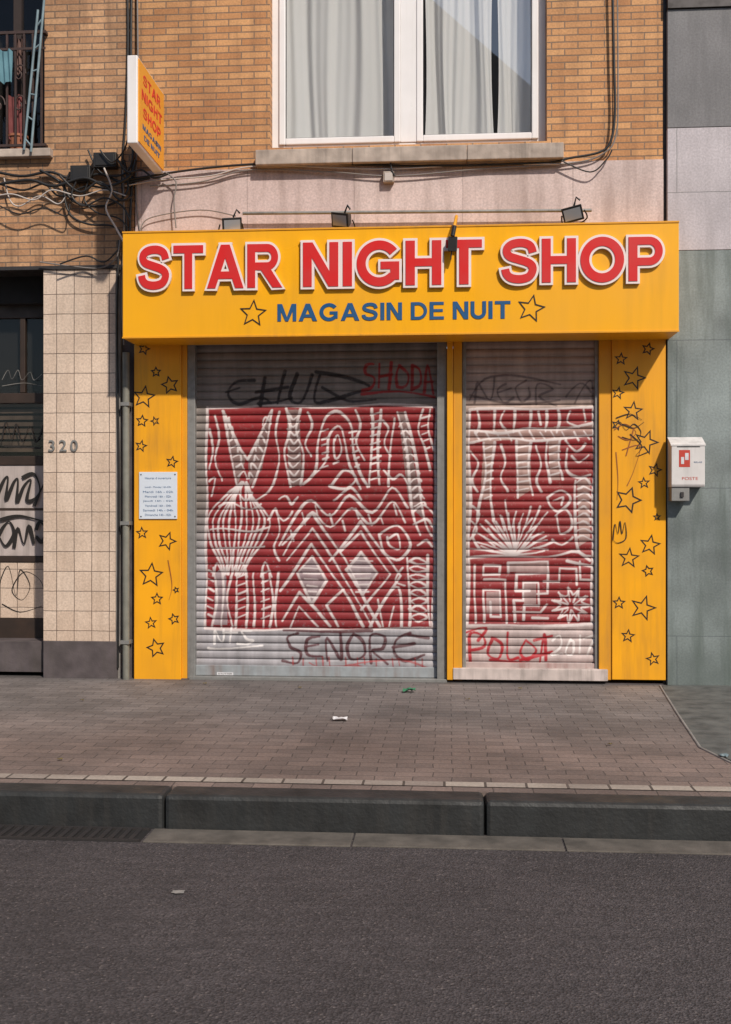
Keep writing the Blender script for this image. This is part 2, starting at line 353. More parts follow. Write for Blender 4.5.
# ---------------------------------------------------------------- night shop building
sh=empty('night_shop_building')
TOP=9.5; pt=2.80
xl=X(136); xr=X(663)
wx0,wx1=X(270),X(547); wz0=Zp(142,408); wz1=wz0+1.75
zb=Zp(166)
boxes('brick_wall',[(xl,wx0,0,.3,zb,TOP),(wx1,xr,0,.3,zb,TOP),(wx0,wx1,0,.3,wz1,TOP),(wx0,wx1,.0,.3,zb,wz0-.02)],brick,sh)
box('stone_band',xl,xr,-.02,.3,pt+.022,zb-.001,stoneband,sh)
box('roof_cornice',xl,xr,-.25,.3,TOP,TOP+.25,concrete,sh)
sl=X(255,-.12); sr=X(564,-.12)
sillz1=Zp(146,408,-.12); sillz0=Zp(161,408,-.12)
for n,(a,c) in enumerate([(sl,X(352,-.12)),(X(352,-.12),X(467,-.12)),(X(467,-.12),sr)]):
    box('window_sill_%d'%n,a+.002,c-.002,-.12,.12,sillz0,sillz1,sill_m,sh,bev=.006)
win=empty('window'); win.parent=sh
fy=.10
def wf(n,a,b_,c,d,y0=fy,y1=fy+.06,bev=.006): return box(n,a,b_,y0,y1,c,d,white_pvc,win,bev)
fw=.075
wf('frame_left',wx0,wx0+fw,wz0,wz1); wf('frame_right',wx1-fw,wx1,wz0,wz1)
wf('frame_bottom',wx0+fw,wx1-fw,wz0,wz0+.03); wf('frame_top',wx0+fw,wx1-fw,wz1-fw,wz1)
mx0=X(397,fy); mx1=X(420,fy)
wf('mullion',mx0+.03,mx1-.03,wz0+.03,wz1-fw,fy-.01)
def sash(nm,a,b_):
    t=.055; y0=fy-.02; y1=fy+.05; c=wz0+.03; d=wz1-fw
    wf(nm+'_l',a,a+t,c,d,y0,y1,.008); wf(nm+'_r',b_-t,b_,c,d,y0,y1,.008)
    wf(nm+'_b',a+t,b_-t,c,c+t,y0+.001,y1,.008); wf(nm+'_t',a+t,b_-t,d-t,d,y0+.001,y1,.008)
    boxes(nm+'_gasket',[(a+t,a+t+.006,fy+.0,fy+.012,c+t,d-t),(b_-t-.006,b_-t,fy+.0,fy+.012,c+t,d-t),(a+t+.006,b_-t-.006,fy,fy+.012,c+t,c+t+.006)],black_pl,win)
    mesh(nm+'_glass',[(a+t,fy+.014,c+t),(b_-t,fy+.014,c+t),(b_-t,fy+.014,d-t),(a+t,fy+.014,d-t)],[(0,1,2,3)],glass,win)
sash('sash_left',wx0+fw-.012,mx0+.03); sash('sash_right',mx1-.03,wx1-fw+.012)
def curtain(name,a,b_,seed):
    rnd=random.Random(seed); n=200; m=14; vs=[];fs=[]
    ph=[(rnd.uniform(16,24),rnd.uniform(0,6),rnd.uniform(.010,.016)),(rnd.uniform(38,60),rnd.uniform(0,6),.005),(rnd.uniform(7,11),rnd.uniform(0,6),.025)]
    for j in range(m+1):
        z=wz0+.02+(wz1-wz0)*j/m; q=j/m
        for i in range(n+1):
            t=i/n; x=a+(b_-a)*t+ .03*math.sin(9*t+3*q)*(1-q)
            vs.append((x,.24+sum(A*math.sin(f_*(b_-a)*t*1.9+p_+.5*q) for f_,p_,A in ph),z))
    for j in range(m):
        for i in range(n):
            k=j*(n+1)+i; fs.append((k,k+1,k+n+2,k+n+1))
    mesh(name,vs,fs,curtain_m,win,smooth=True)
curtain('curtain_left',X(280),X(402),2); curtain('curtain_right',X(424),X(494),5); curtain('curtain_edge',X(498),X(545),9)
boxes('room',[(wx0-.5,wx1+.5,1.8,1.85,wz0-.5,wz1+.5),(wx0-.5,wx1+.5,.45,1.8,wz1+.3,wz1+.35),(wx0-.5,wx1+.5,.3,1.8,wz0-.5,wz0-.45)],dark,win)
def panel(nm,a,b_,y0,mat,y1=.25,bev=.004):
    return box(nm,X(a,y0),X(b_,y0),y0,y1,Zp(680,(a+b_)/2,y0),pt+.02,mat,sh,bev)
panel('yellow_panel',134,181,-.03,yellow_side); panel('yellow_panel_wide',612,666,-.03,yellow_side)
panel('panel_edge_strip',181.5,187,-.01,yellow2)
panel('yellow_post',447,453,-.04,yellow_side); panel('yellow_post_side',453.3,462,-.027,yellow2)
panel('yellow_post_slim',599,611.7,-.015,yellow2)
panel('shutter_guide',187.3,195,.0,galv); panel('shutter_guide_b',437,446.7,.0,galv)
panel('shutter_guide_c',462.3,466,.01,galv); panel('shutter_guide_d',595,598.7,.01,galv)
box('shop_backing',xl,xr,.26,.3,0,pt,dark,sh)
box('base_strip',xl,xr,-.015,.24,-.02,.006,plinth_m,sh)
pbox('threshold',453,608,669,680.5,-.05,.2,plain('pale_threshold',(.55,.47,.44),.7,.2,7,.3,streak=.6),sh,.005)
box('threshold_low',X(190),X(447),-.03,.2,-.01,.024,galv,sh,.003)
SL=[(144,349,7),(156,372,6),(170,385,10),(144,397,12.5),(142,421,7),(155,421,5.5),(141,446,7),(172,462,7),(142,533,7),(167,541,10.5),(151,575,13.5),(176,590,4),(157,599,7),(151,623,7),(174,619,6.5),(156,648,10.5)]
SR=[(621,359,7),(648,349,7),(634,378,12.5),(618,393,7),(633,411,10.5),(646,442,13),(655,470,7.5),(628,500,14),(644,483,6.5),(650,545,11),(629,558,11),(648,571,6.5),(619,603,7),(643,608,13.5),(628,636,7.5),(653,659,7.5),(617,425,6),(657,517,4.5)]
stars('printed_stars',SL,-.0315,black_ink,sh); stars('printed_stars_wide',SR,-.0315,black_ink,sh)
ribbons('panel_scribble',[[(616,452),(618,480),(617,500)],[(622,450),(640,446),(634,470),(627,486)],[(614,430),(625,424),(636,432),(628,440),(618,436)],[(634,428),(626,456)],[(168,560),(172,585),(169,600)]],.008,-.033,ink_faint,sh)
ribbons('panel_tag',[[(614,428),(620,422),(626,430),(634,424),(641,432),(636,440),(622,437)],[(622,424),(634,428),(644,422)],[(630,434),(642,446),(636,456),(648,452)],[(613,540),(615,524),(618,534),(620,521),(622,534),(625,522),(626,538),(618,543),(613,540)],[(616,418),(630,414),(642,420)]],.008,-.0345,black_ink,sh)
no=empty('opening_hours_notice')
pbox('board',139,177,472,519,-.042,-.031,paper,no,.002)
for i in range(9):
    y0=477+i*4.6
    if i==1: continue
    s_=['Heures d ouverture','','Lundi - Monday 16h-02h','Mardi 16h - 02h','Mercredi 16h - 02h','Jeudi 16h - 02h','Vendredi 16h - 04h','Samedi 14h - 04h','Dimanche 14h - 02h'][i]
    hw=15 if i%2 else 13
    text('line_%d'%i,s_,(X(158-hw,-.043),X(158+hw,-.043),Zp(y0+2.2,158,-.043),Zp(y0,158,-.043)),-.0425,blue_ink,no,depth=.0005)
boxes('screws',[(X(a,-.043)-.005,X(a,-.043)+.005,-.045,-.0425,Zp(b_,158,-.043)-.005,Zp(b_,158,-.043)+.005) for a in (141,175) for b_ in (474.5,516.5)],dark_metal,no)

# ---------------------------------------------------------------- roller shutters
class Shutter:
    def __init__(s,px0,px1,Y,zbot,ztop):
        s.Y=Y; s.x0=X(px0,Y); s.x1=X(px1,Y)
        pitch=.0665; per=12; ns=int((ztop-zbot)/pitch)+1
        s.nx=int((s.x1-s.x0)/.0048); s.nz=ns*per
        s.xs=np.linspace(s.x0,s.x1,s.nx); s.zs=zbot+np.arange(s.nz)*pitch/per
        ph=(np.arange(s.nz)%per)/per
        s.prof=-.014*np.sin(np.pi*ph)**.6+np.where(ph<.01,.008,0)
        s.C=np.zeros((s.nz,s.nx,3)); s.A=np.zeros((s.nz,s.nx))
    def comp(s,sl,a,col):
        A=s.A[sl]; C=s.C[sl]; An=1-(1-A)*(1-a)
        s.C[sl]=(C*(A*(1-a))[...,None]+np.array(col)*a[...,None])/np.maximum(An,1e-4)[...,None]; s.A[sl]=An
    def win(s,P,pad):
        a=P.min(0)-pad; b=P.max(0)+pad
        i0,i1=np.searchsorted(s.xs,[a[0],b[0]]); j0,j1=np.searchsorted(s.zs,[a[1],b[1]])
        return (slice(j0,j1),slice(i0,i1))
    def stroke(s,pts,width=2.6,col=None,a=.95,smooth=True,soft=.9,jit=1.5):
        col=WH if col is None else col
        if smooth and len(pts)>2: pts=cr(pts,5)
        else:
            q=[]
            for p0,p1 in zip(pts[:-1],pts[1:]):
                m_=max(1,int(math.hypot(p1[0]-p0[0],p1[1]-p0[1])/7)); q+=[(p0[0]+(p1[0]-p0[0])*k/m_,p0[1]+(p1[1]-p0[1])*k/m_) for k in range(m_)]
            pts=q+[pts[-1]]
        f1,f2=random.uniform(0,6),random.uniform(0,6)
        P=np.array([w(p[0]+jit*.5*math.sin(i*.55+f1)+random.uniform(-.2,.2),p[1]+jit*.5*math.sin(i*.45+f2)+random.uniform(-.2,.2),s.Y) for i,p in enumerate(pts)])
        W0=width/120.; so=soft/120.; sl=s.win(P,W0+so)
        gx,gz=np.meshgrid(s.xs[sl[1]],s.zs[sl[0]]); 
        if gx.size==0: return
        D=np.full(gx.shape,-9.)
        for i,(p,q) in enumerate(zip(P[:-1],P[1:])):
            wd=W0*(.9+.25*math.sin(i*.4+f1))
            d=q-p; L2=(d@d)+1e-9
            t=np.clip(((gx-p[0])*d[0]+(gz-p[1])*d[1])/L2,0,1)
            D=np.maximum(D,wd/2-np.hypot(gx-p[0]-t*d[0],gz-p[1]-t*d[1]))
        s.comp(sl,np.clip(D/so+.5,0,1)*a,col)
    def poly(s,pts,col=None,a=1.,erase=False):
        P=np.array([w(p[0],p[1],s.Y) for p in pts]); sl=s.win(P,.01)
        gx,gz=np.meshgrid(s.xs[sl[1]],s.zs[sl[0]]); ins=np.zeros(gx.shape,bool)
        for p,q in zip(P,np.roll(P,-1,0)):
            c=((p[1]>gz)!=(q[1]>gz)) 
            with np.errstate(divide='ignore',invalid='ignore'):
                xi=(q[0]-p[0])*(gz-p[1])/(q[1]-p[1]+1e-12)+p[0]
            ins^=(c&(gx<xi))
        if erase: s.A[sl]=np.where(ins,s.A[sl]*(1-a),s.A[sl])
        else: s.comp(sl,ins*a,col)
    def build(s,mat,parent):
        gx,gz=np.meshgrid(s.xs,s.zs); gy=np.repeat(s.prof[:,None],s.nx,1)+s.Y
        gy=gy+.004*np.sin(gx*5.1+gz*3.3)*np.sin(gz*2.1+1)
        v=np.stack([gx,gy,gz],-1).reshape(-1,3)
        idx=np.arange(s.nz*s.nx).reshape(s.nz,s.nx)
        f=np.stack([idx[:-1,:-1],idx[:-1,1:],idx[1:,1:],idx[1:,:-1]],-1).reshape(-1,4)
        me=bpy.data.meshes.new('slats'); me.from_pydata(v.tolist(),[],f.tolist()); me.update()
        at=me.color_attributes.new('paint','FLOAT_COLOR','POINT')
        at.data.foreach_set('color',np.concatenate([s.C,s.A[...,None]],-1).reshape(-1).astype(np.float32))
        me.polygons.foreach_set('use_smooth',[True]*len(me.polygons))
        me.materials.append(mat); return link(bpy.data.objects.new('slats',me),parent)
def shutter_mat(name,top,low,zmid):
    m,nt,b=M(name)
    at=nd(nt,'ShaderNodeAttribute',{'attribute_name':'paint'})
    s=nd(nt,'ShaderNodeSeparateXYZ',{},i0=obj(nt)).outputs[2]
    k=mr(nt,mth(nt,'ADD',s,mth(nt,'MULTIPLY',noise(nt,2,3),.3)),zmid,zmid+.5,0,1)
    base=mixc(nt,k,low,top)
    n35=noise(nt,3.5,4)
    f=mth(nt,'MULTIPLY',mr(nt,noise(nt,1.0,4,scaled(nt,(11,11,1.4))),.3,.7,.70,1.18),mr(nt,noise(nt,1.0,2,scaled(nt,(1.2,1.2,60))),.3,.7,.84,1.12))
    base=mulv(nt,base,f)
    wear=mr(nt,noise(nt,30,3),.3,.42,.72,1)
    pc=mulv(nt,at.outputs['Color'],mr(nt,n35,.3,.7,.78,1.15))
    cc=mixc(nt,mth(nt,'MULTIPLY',at.outputs['Alpha'],wear),base,pc)
    lk(nt,cc,b.inputs['Base Color']); b.inputs['Roughness'].default_value=.5
    return m
WH=(.66,.58,.57); RD=(.25,.011,.015); BK=(.022,.018,.020)
A=Shutter(195,437,.07,.10,2.95)
A.poly([(208,408),(260,406),(320,407),(380,405),(436,406),(435,520),(433,628),(330,630),(206,629),(207,500)],RD,.96)
for p in [[(224,412),(246,458),(238,486)],[(271,412),(262,470),(250,486),(248,458)],
          [(287,410),(299,410),(303,484),(289,488)],[(398,412),(405,412),(424,520),(409,505)],
          [(216,572),(226,566),(228,625),(214,625)],
          [(298,574),(312,556),(326,580),(312,604)],[(346,570),(361,552),(378,572),(362,596)]]:
    A.poly(p,erase=True,a=.7)
st=A.stroke
st([(207,408),(260,406),(320,407),(380,405),(436,406),(435,520),(433,628),(330,630),(206,629),(207,500),(207,408)],2.6,smooth=False)
st([(223,411),(230,445),(237,487)]);st([(223,411),(236,440),(248,460)])
st([(272,411),(268,440),(252,487)]);st([(272,411),(262,430),(248,460)])
for i in range(7):
    y=422+i*9; st([(226+i*2,y),(229+i*2.6,y-4),(231+i*2.6,y+3)],1.9); st([(270-i*2.6,y+2),(266-i*2.8,y-4),(263-i*2.2,y+3)],1.9)
# long flowing fingers / plumes on the left
for k in range(12):
    u=(k-5.5)/5.5; st([(244+u*3,483),(240+u*15+3*math.sin(k),496),(239+u*31,518),(237+u*27,540),(235+u*15,560),(232+u*10,575)],2.0)
for j,(y,h) in enumerate([(495,13),(506,21),(530,29),(548,24)]):
    st([(240-h,y),(240-h*.4,y-5+j*2),(240+h*.4,y+5-j*2),(240+h,y-2)],1.9)
st([(209,430),(214,450),(209,470)],2.2); st([(209,482),(216,478),(211,496)],2.); st([(215,415),(219,440),(216,462),(222,480)],1.9)
st([(256,500),(268,492),(276,478),(279,460),(276,436),(280,412)],2.1); st([(268,520),(276,508),(280,530),(274,546),(280,560)],2.)
for x in (214,222,231,238,246,254,262,270,278):
    st([(x,572+random.uniform(-4,4)),(x+random.uniform(-3,3),600),(x+random.uniform(-2,2),627)],2.3)
for x in (218,242,266): st([(x-5,576),(x,563),(x+5,576)],2.2)
for i in range(6): st([(208,570+i*9),(214,573+i*9)],1.9); st([(262,574+i*9),(270,571+i*9)],1.8); st([(238,578+i*8),(246,575+i*8)],1.7)
st([(286,409),(290,430),(285,455),(290,487)],2.6); st([(300,409),(297,430),(303,455),(301,484)],2.6)
for i in range(9): st([(288,414+i*8),(294,419+i*8),(300,414+i*8)],1.9)
st([(303,484),(316,470),(319,440),(324,420),(338,412),(350,424),(354,450),(360,474),(368,486)],2.6)
st([(310,478),(325,462),(329,438),(340,426),(346,450),(352,470),(360,488)],2.2)
st([(308,412),(312,428),(306,444),(311,456)],2.2); st([(356,410),(360,426),(357,444),(364,460)],2.2)
st([(334,440),(339,436),(341,450),(336,458),(334,440)],1.8); st([(333,464),(338,462)],1.8)
for i in range(6): st([(321+i*.4,432+i*7),(328,430+i*7)],1.8); st([(349+i*1.2,432+i*7),(356+i*.6,430+i*7)],1.8)
st([(330,486),(344,470),(356,478),(346,488),(330,486)],2.4); st([(334,500),(350,488),(362,500)],2.2)
st([(371,410),(373,440),(369,487)],2.6); st([(381,410),(378,440),(380,484)],2.6)
for i in range(10): st([(371,416+i*7),(380,413+i*7)],1.9)
st([(388,486),(391,450),(394,418)],2.4); st([(398,412),(406,450),(412,505),(420,535)],2.6); st([(405,412),(416,460),(425,520),(431,535)],2.6)
for i in range(11): st([(400+i*1.5,426+i*8),(404+i*1.8,422+i*8),(409+i*1.7,426+i*8)],1.9)
st([(423,410),(419,430),(424,448),(431,470)],2.2); st([(431,410),(428,430),(434,450)],2.)
for i in range(5): st([(421+i,418+i*8),(429,416+i*8)],1.7)
st([(382,420),(389,430),(384,444),(391,456)],2.); st([(384,470),(392,480),(402,474),(408,486)],2.2)
st([(280,500),(286,496),(292,504),(298,498)],2.2); st([(276,510),(284,520),(292,512)],2.2)
st([(280,545),(296,515),(312,500),(330,516),(350,496),(372,512),(392,488),(408,508)],2.6)
st([(284,556),(300,526),(314,512),(330,528),(352,508),(372,524),(392,502),(406,522)],2.2)
for i in range(9): 
    x=290+i*13; st([(x,[530,512,506,514,520,508,514,516,504][i]),(x+3,[540,524,518,524,530,518,524,524,514][i])],1.8)
st([(283,545),(312,512),(345,560),(380,627)],2.6,smooth=False); st([(280,590),(312,545),(350,600),(364,627)],2.6,smooth=False)
st([(288,560),(312,528),(338,566),(372,626)],2.,smooth=False)
st([(298,574),(312,556),(326,580),(312,604),(298,574)],2.6,smooth=False)
st([(346,570),(361,552),(378,572),(362,596),(346,570)],2.6,smooth=False)
st([(330,560),(361,522),(400,575),(370,627)],2.6,smooth=False); st([(340,552),(361,532),(390,574),(362,610)],2.2,smooth=False)
st([(330,627),(300,592),(283,620)],2.6,smooth=False); st([(318,627),(300,606),(290,627)],2.2,smooth=False); st([(338,626),(326,606),(344,590)],2.2,smooth=False)
for i in range(6): st([(302+i*1.5,567+i*6),(320-i*1,568+i*6)],1.7); st([(351+i,561+i*6),(373-i,561+i*6)],1.7)
st([(380,535),(398,525),(410,545),(400,560),(384,552),(380,535)],2.6); st([(388,538),(398,535),(400,548),(390,546),(388,538)],2.)
st([(408,558),(409,590),(410,626)],2.6); st([(427,556),(428,590),(430,626)],2.6)
for i in range(8): st([(410,561+i*8),(418,558+i*8),(427,562+i*8),(418,565+i*8),(410,561+i*8)],2.)
st([(385,600),(398,588),(402,626)],2.4); st([(390,626),(394,606)],2.2); st([(378,600),(384,626)],2.)
st([(412,512),(424,506),(433,514)],2.2); st([(414,524),(426,520),(433,526)],2.2); st([(418,545),(426,541),(433,546)],2.2); st([(402,568),(396,580),(404,586)],2.)
# tags
K=dict(col=BK,a=.95,jit=1.)
st([(254,380),(236,383),(228,395),(240,404),(260,398),(270,402)],3.4,**K); st([(226,392),(240,388)],2.6,**K)
st([(265,378),(260,405)],3.8,**K);st([(285,371),(278,403)],3.8,**K);st([(256,393),(288,387)],3.2,**K);st([(258,404),(275,402),(292,398)],3.,**K)
st([(297,374),(290,397),(301,402),(312,375)],3.8,**K)
st([(320,375),(315,402),(332,400),(354,393),(370,388),(347,377),(316,372)],3.8,**K); st([(322,388),(348,401),(376,399)],2.8,**K)
for s_ in [[(374,364),(366,366),(366,373),(374,378),(372,388),(363,390)],[(380,364),(379,388)],[(391,363),(389,389)],[(380,377),(391,375)],
        [(400,366),(396,376),(398,387),(406,386),(408,374),(400,366)],[(412,366),(412,390)],[(412,366),(420,370),(420,384),(412,390)],[(424,392),(428,366),(433,394)],[(425,382),(433,382)],[(362,394),(400,392),(434,397)]]:
    st(s_,3.1,(.30,.018,.02),.97,jit=.8)
for s_ in [[(298,633),(288,637),(290,647),(301,652),(297,663),(283,661)],[(320,636),(307,640),(308,654),(322,656)],[(306,647),(319,645)],
        [(328,661),(327,638),(341,659),(341,633)],[(354,634),(347,645),(352,659),(364,655),(363,640),(354,634)],[(371,662),(371,636),(384,637),(383,648),(372,651),(388,664)],
        [(410,633),(397,640),(394,652),(406,661),(424,655)],[(393,647),(414,644)],[(408,634),(428,638)],[(284,630),(330,632),(372,630)]]: st(s_,3.2,(.085,.022,.028),.93,jit=1.)
for x in (292,303,316,322,329,345,358,364,376,392,399,415,422): st([(x,658),(x+1,658+random.uniform(6,18))],1.5,(.33,.03,.03),.75)
st([(290,668),(350,666),(372,676),(345,678),(300,672)],2.,(.36,.04,.04),.7); st([(355,664),(400,660),(430,668)],2.,(.36,.04,.04),.7); st([(310,662),(330,672),(352,664),(372,670)],2.,(.36,.04,.04),.7)
for s_ in [[(214,644),(216,630),(222,642),(224,630)],[(232,628),(231,643)],[(226,633),(238,633)],[(252,630),(242,632),(246,638),(254,640),(246,645),(238,643)],[(208,648),(230,648),(262,646)]]: st(s_,2.4,(.80,.76,.75),.9)
sA=empty('roller_shutter')
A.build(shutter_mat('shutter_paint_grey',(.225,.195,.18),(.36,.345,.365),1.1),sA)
box('bottom_bar',A.x0,A.x1,.045,.085,.026,.112,plain('shutter_bar',(.33,.36,.38),.5,.15,10,metal=.2,streak=.7,dirt=(.2,.11,.08)),sA,.004)
ax,az_=w(225,674,.04); box('maker_plate',ax-.07,ax+.07,.042,.0448,az_-.010,az_+.014,whitelitter,sA)
text('maker_text','SHUTTER',(ax-.06,ax+.06,az_-.004,az_+.008),.0418,black_ink,sA,depth=.0004)
B=Shutter(465,596,.045,.10,2.95)
B.poly([(469,410),(500,409),(594,408),(593,520),(591,624),(520,626),(468,625),(470,500)],RD,.96)
for p in [[(484,440),(494,440),(490,500),(480,500)],[(516,440),(530,440),(531,490),(518,498)],[(548,440),(559,440),(560,480),(550,480)],[(470,431),(592,425),(592,436),(470,442)],
          [(508,562),(548,562),(548,572),(508,572)],[(486,592),(500,592),(500,614),(486,614)],[(524,582),(536,582),(536,604),(524,604)],[(577,482),(590,478),(590,540),(579,546)]]: B.poly(p,erase=True,a=.7)
st=B.stroke
st([(469,410),(500,409),(594,408),(593,520),(591,624),(520,626),(468,625),(470,500),(469,410)],2.6,smooth=False)
st([(470,430),(500,434),(530,428),(560,430),(592,424)]); st([(470,442),(500,438),(530,441),(560,438),(592,436)])
for x in (478,494,514,530,546,558): st([(x,411),(x+1,424),(x-1,432)])
for i in range(11): st([(474+i*11,432),(479+i*11,440)],1.8)
st([(484,442),(486,470),(480,500),(478,520)]); st([(494,442),(492,470),(490,500),(494,520)])
for i in range(7): st([(485,450+i*8),(492,447+i*8)],1.8); st([(517,448+i*7),(529,446+i*7)],1.8); 
for i in range(5): st([(549,448+i*7),(559,445+i*7)],1.8)
st([(516,440),(518,470),(517,498)]); st([(530,440),(529,470),(532,495)])
st([(548,440),(546,462),(550,482)]); st([(560,438),(559,462),(562,480)])
st([(505,412),(500,422),(506,430)],2.2); st([(538,411),(540,424)],2.2); st([(570,411),(568,422),(578,428)],2.2);st([(584,410),(586,422)],2.2)
st([(566,440),(576,452),(586,444)],2.2); st([(568,448),(566,470),(578,478),(590,474)]); st([(576,480),(574,510),(578,548),(590,556)])
st([(571,456),(580,462),(588,456)],2.); st([(500,446),(506,462),(500,478),(508,492)],2.2); st([(536,446),(541,462),(536,480),(542,492)],2.2)
for i in range(9): st([(577,482+i*7),(584,479+i*7),(591,484+i*7)],2.)
st([(471,452),(478,462),(472,480),(478,492)],2.2); st([(471,505),(480,515),(472,535),(480,548)],2.4); st([(470,520),(476,528),(470,540)],2.)
for k in range(17):
    a=math.pi*(.04+.92*k/16); r=32+random.uniform(-8,14)
    st([(514,555),(514+math.cos(a)*r*.6+1,555-math.sin(a)*r*.65),(514+math.cos(a)*r*1.15,555-math.sin(a)*r*1.3)],2.0)
for k in range(13):
    a=math.pi*(.02+k/13); r=34
    st([(514+math.cos(a)*r,553-math.sin(a)*r*1.2),(514+math.cos(a+.11)*r*.6,553-math.sin(a+.11)*r*.75)],1.6)
st([(548,498),(562,490),(570,500),(560,512),(550,506),(548,498)],2.4); st([(556,516),(566,510),(572,526),(560,534),(556,516)],2.2)
st([(554,500),(562,498),(562,505)],1.8); st([(552,540),(562,544),(572,538)],2.2)
st([(470,558),(500,556),(548,556),(575,552),(590,560)])
for s_ in [[(475,566),(475,622)],[(484,622),(484,590),(500,590),(500,616),(490,616),(490,602)],[(484,580),(506,580),(506,622)],[(508,572),(508,562),(548,562),(548,574),(516,574),(516,590),(530,590)],
        [(514,622),(514,600),(524,600),(524,582),(538,582),(538,606),(524,606),(524,620)],[(544,582),(560,582),(560,568),(576,568),(576,584)],[(548,574),(548,594),(538,594)],[(484,566),(500,566),(500,574),(484,574),(484,566)],
        [(514,612),(540,612),(546,604)],[(580,562),(580,580),(590,580)],[(566,560),(590,566)],[(532,618),(548,618)]]: st(s_,2.5,smooth=False)
for k in range(11):
    a=math.pi*2*k/11; st([(571+math.cos(a)*4,606+math.sin(a)*4),(571+math.cos(a)*18,605+math.sin(a)*17)],1.7)
for k in range(11):
    a=math.pi*2*k/11+.28; st([(571+math.cos(a-.28)*19,605+math.sin(a-.28)*17),(571+math.cos(a)*11,605+math.sin(a)*10),(571+math.cos(a+.28)*19,605+math.sin(a+.28)*17)],1.6)
G=(.09,.06,.06)
for s_ in [[(474,404),(478,382),(490,400),(494,378)],[(505,384),(498,392),(503,402),(514,398)],[(498,393),(512,388)],[(526,380),(516,388),(520,402),(530,396),(528,388)],[(536,404),(538,384),(552,390),(540,396),(556,406)],[(470,400),(484,380),(520,376),(560,384)],[(566,396),(580,384),(590,392)],[(575,404),(590,380),(592,402)],[(470,396),(510,404),(560,400)]]: st(s_,2.2,G,.75)
for s_ in [[(470,662),(470,634),(482,636),(484,646),(471,650)],[(492,638),(488,654),(498,658),(502,644),(492,638)],[(508,632),(508,658),(518,658)],[(526,640),(520,652),(528,660),(536,650),(526,640)],[(540,662),(544,634),(546,660)],[(534,640),(552,636)],[(466,632),(486,628),(478,640)],[(520,660),(552,652)],[(490,660),(512,662),(540,664)]]: st(s_,3.0,(.40,.015,.025),.97,jit=.8)
for s_ in [[(552,640),(560,636),(560,646),(552,654),(562,654)],[(570,640),(566,652),(572,654),(574,642),(570,640)],[(580,636),(580,654)],[(584,638),(594,637),(588,654)]]: st(s_,2.2,(.78,.72,.7),.85)
sB=empty('roller_shutter')
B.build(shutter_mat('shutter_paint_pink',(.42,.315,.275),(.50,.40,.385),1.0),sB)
zz=Zp(668,530,.04)
box('bottom_bar',B.x0,B.x1,.02,.06,zz-.02,zz+.045,plain('shutter_bar_pink',(.44,.35,.33),.5,.15,10,streak=.8,dirt=(.25,.07,.06)),sB,.004)

# ---------------------------------------------------------------- fascia sign
fs_=empty('shop_fascia_sign'); SY=-.42
sx0,sx1=X(122.5,SY),X(679,SY); sz0=Zp(335,400,SY); sz1=Zp(226.5,400,SY)
box('sign_box',sx0,sx1,SY,-.021,sz0,sz1,yellow,fs_,.006)
boxes('sign_trim',[(sx0-.002,sx1+.002,SY-.006,SY-.0005,sz1-.012,sz1+.002),(sx0-.002,sx1+.002,SY-.006,SY-.0005,sz0-.002,sz0+.012)],yellow2,fs_,.001)
def srect(a,b_,t,bt,Y=SY):
    m_=(a+b_)/2; return (X(a,Y),X(b_,Y),Zp(bt,m_,Y),Zp(t,m_,Y))
for body,a,b_,t,bt in [('STAR',138,282,245,288.5),('NIGHT',303,482,241,285.5),('SHOP',501,663,238,282)]:
    r_=srect(a,b_,t,bt,SY-.03)
    signword('letters_'+body.lower()+'_edge',body,r_,SY-.030,SY-.004,letter_white,fs_,o=.055,gap=.10)
    signword('letters_'+body.lower(),body,r_,SY-.035,SY-.028,letter_red,fs_,o=-.001,gap=.10)
signword('subtitle','MAGASIN DE NUIT',srect(277.5,510.5,302.5,320),SY-.004,SY+.002,blue_ink,fs_,gap=.12)
stars('sign_stars',[(253,313.5,14),(531,308.5,14)],SY-.004,black_ink,fs_,.013)
tube('mounting_rail',[(X(245),-.10,Zp(215.5,300)),(X(590),-.10,Zp(215.5,500))],.014,galv,fs_,False)
tube('wiring',[(X(222),-.12,sz1+.02),(X(260),-.2,sz1+.015),(X(300),-.15,sz1+.03),(X(340),-.24,sz1+.015),(X(420),-.2,sz1+.02),(X(500),-.22,sz1+.012),(X(575),-.2,sz1+.02)],.007,black_pl,fs_)

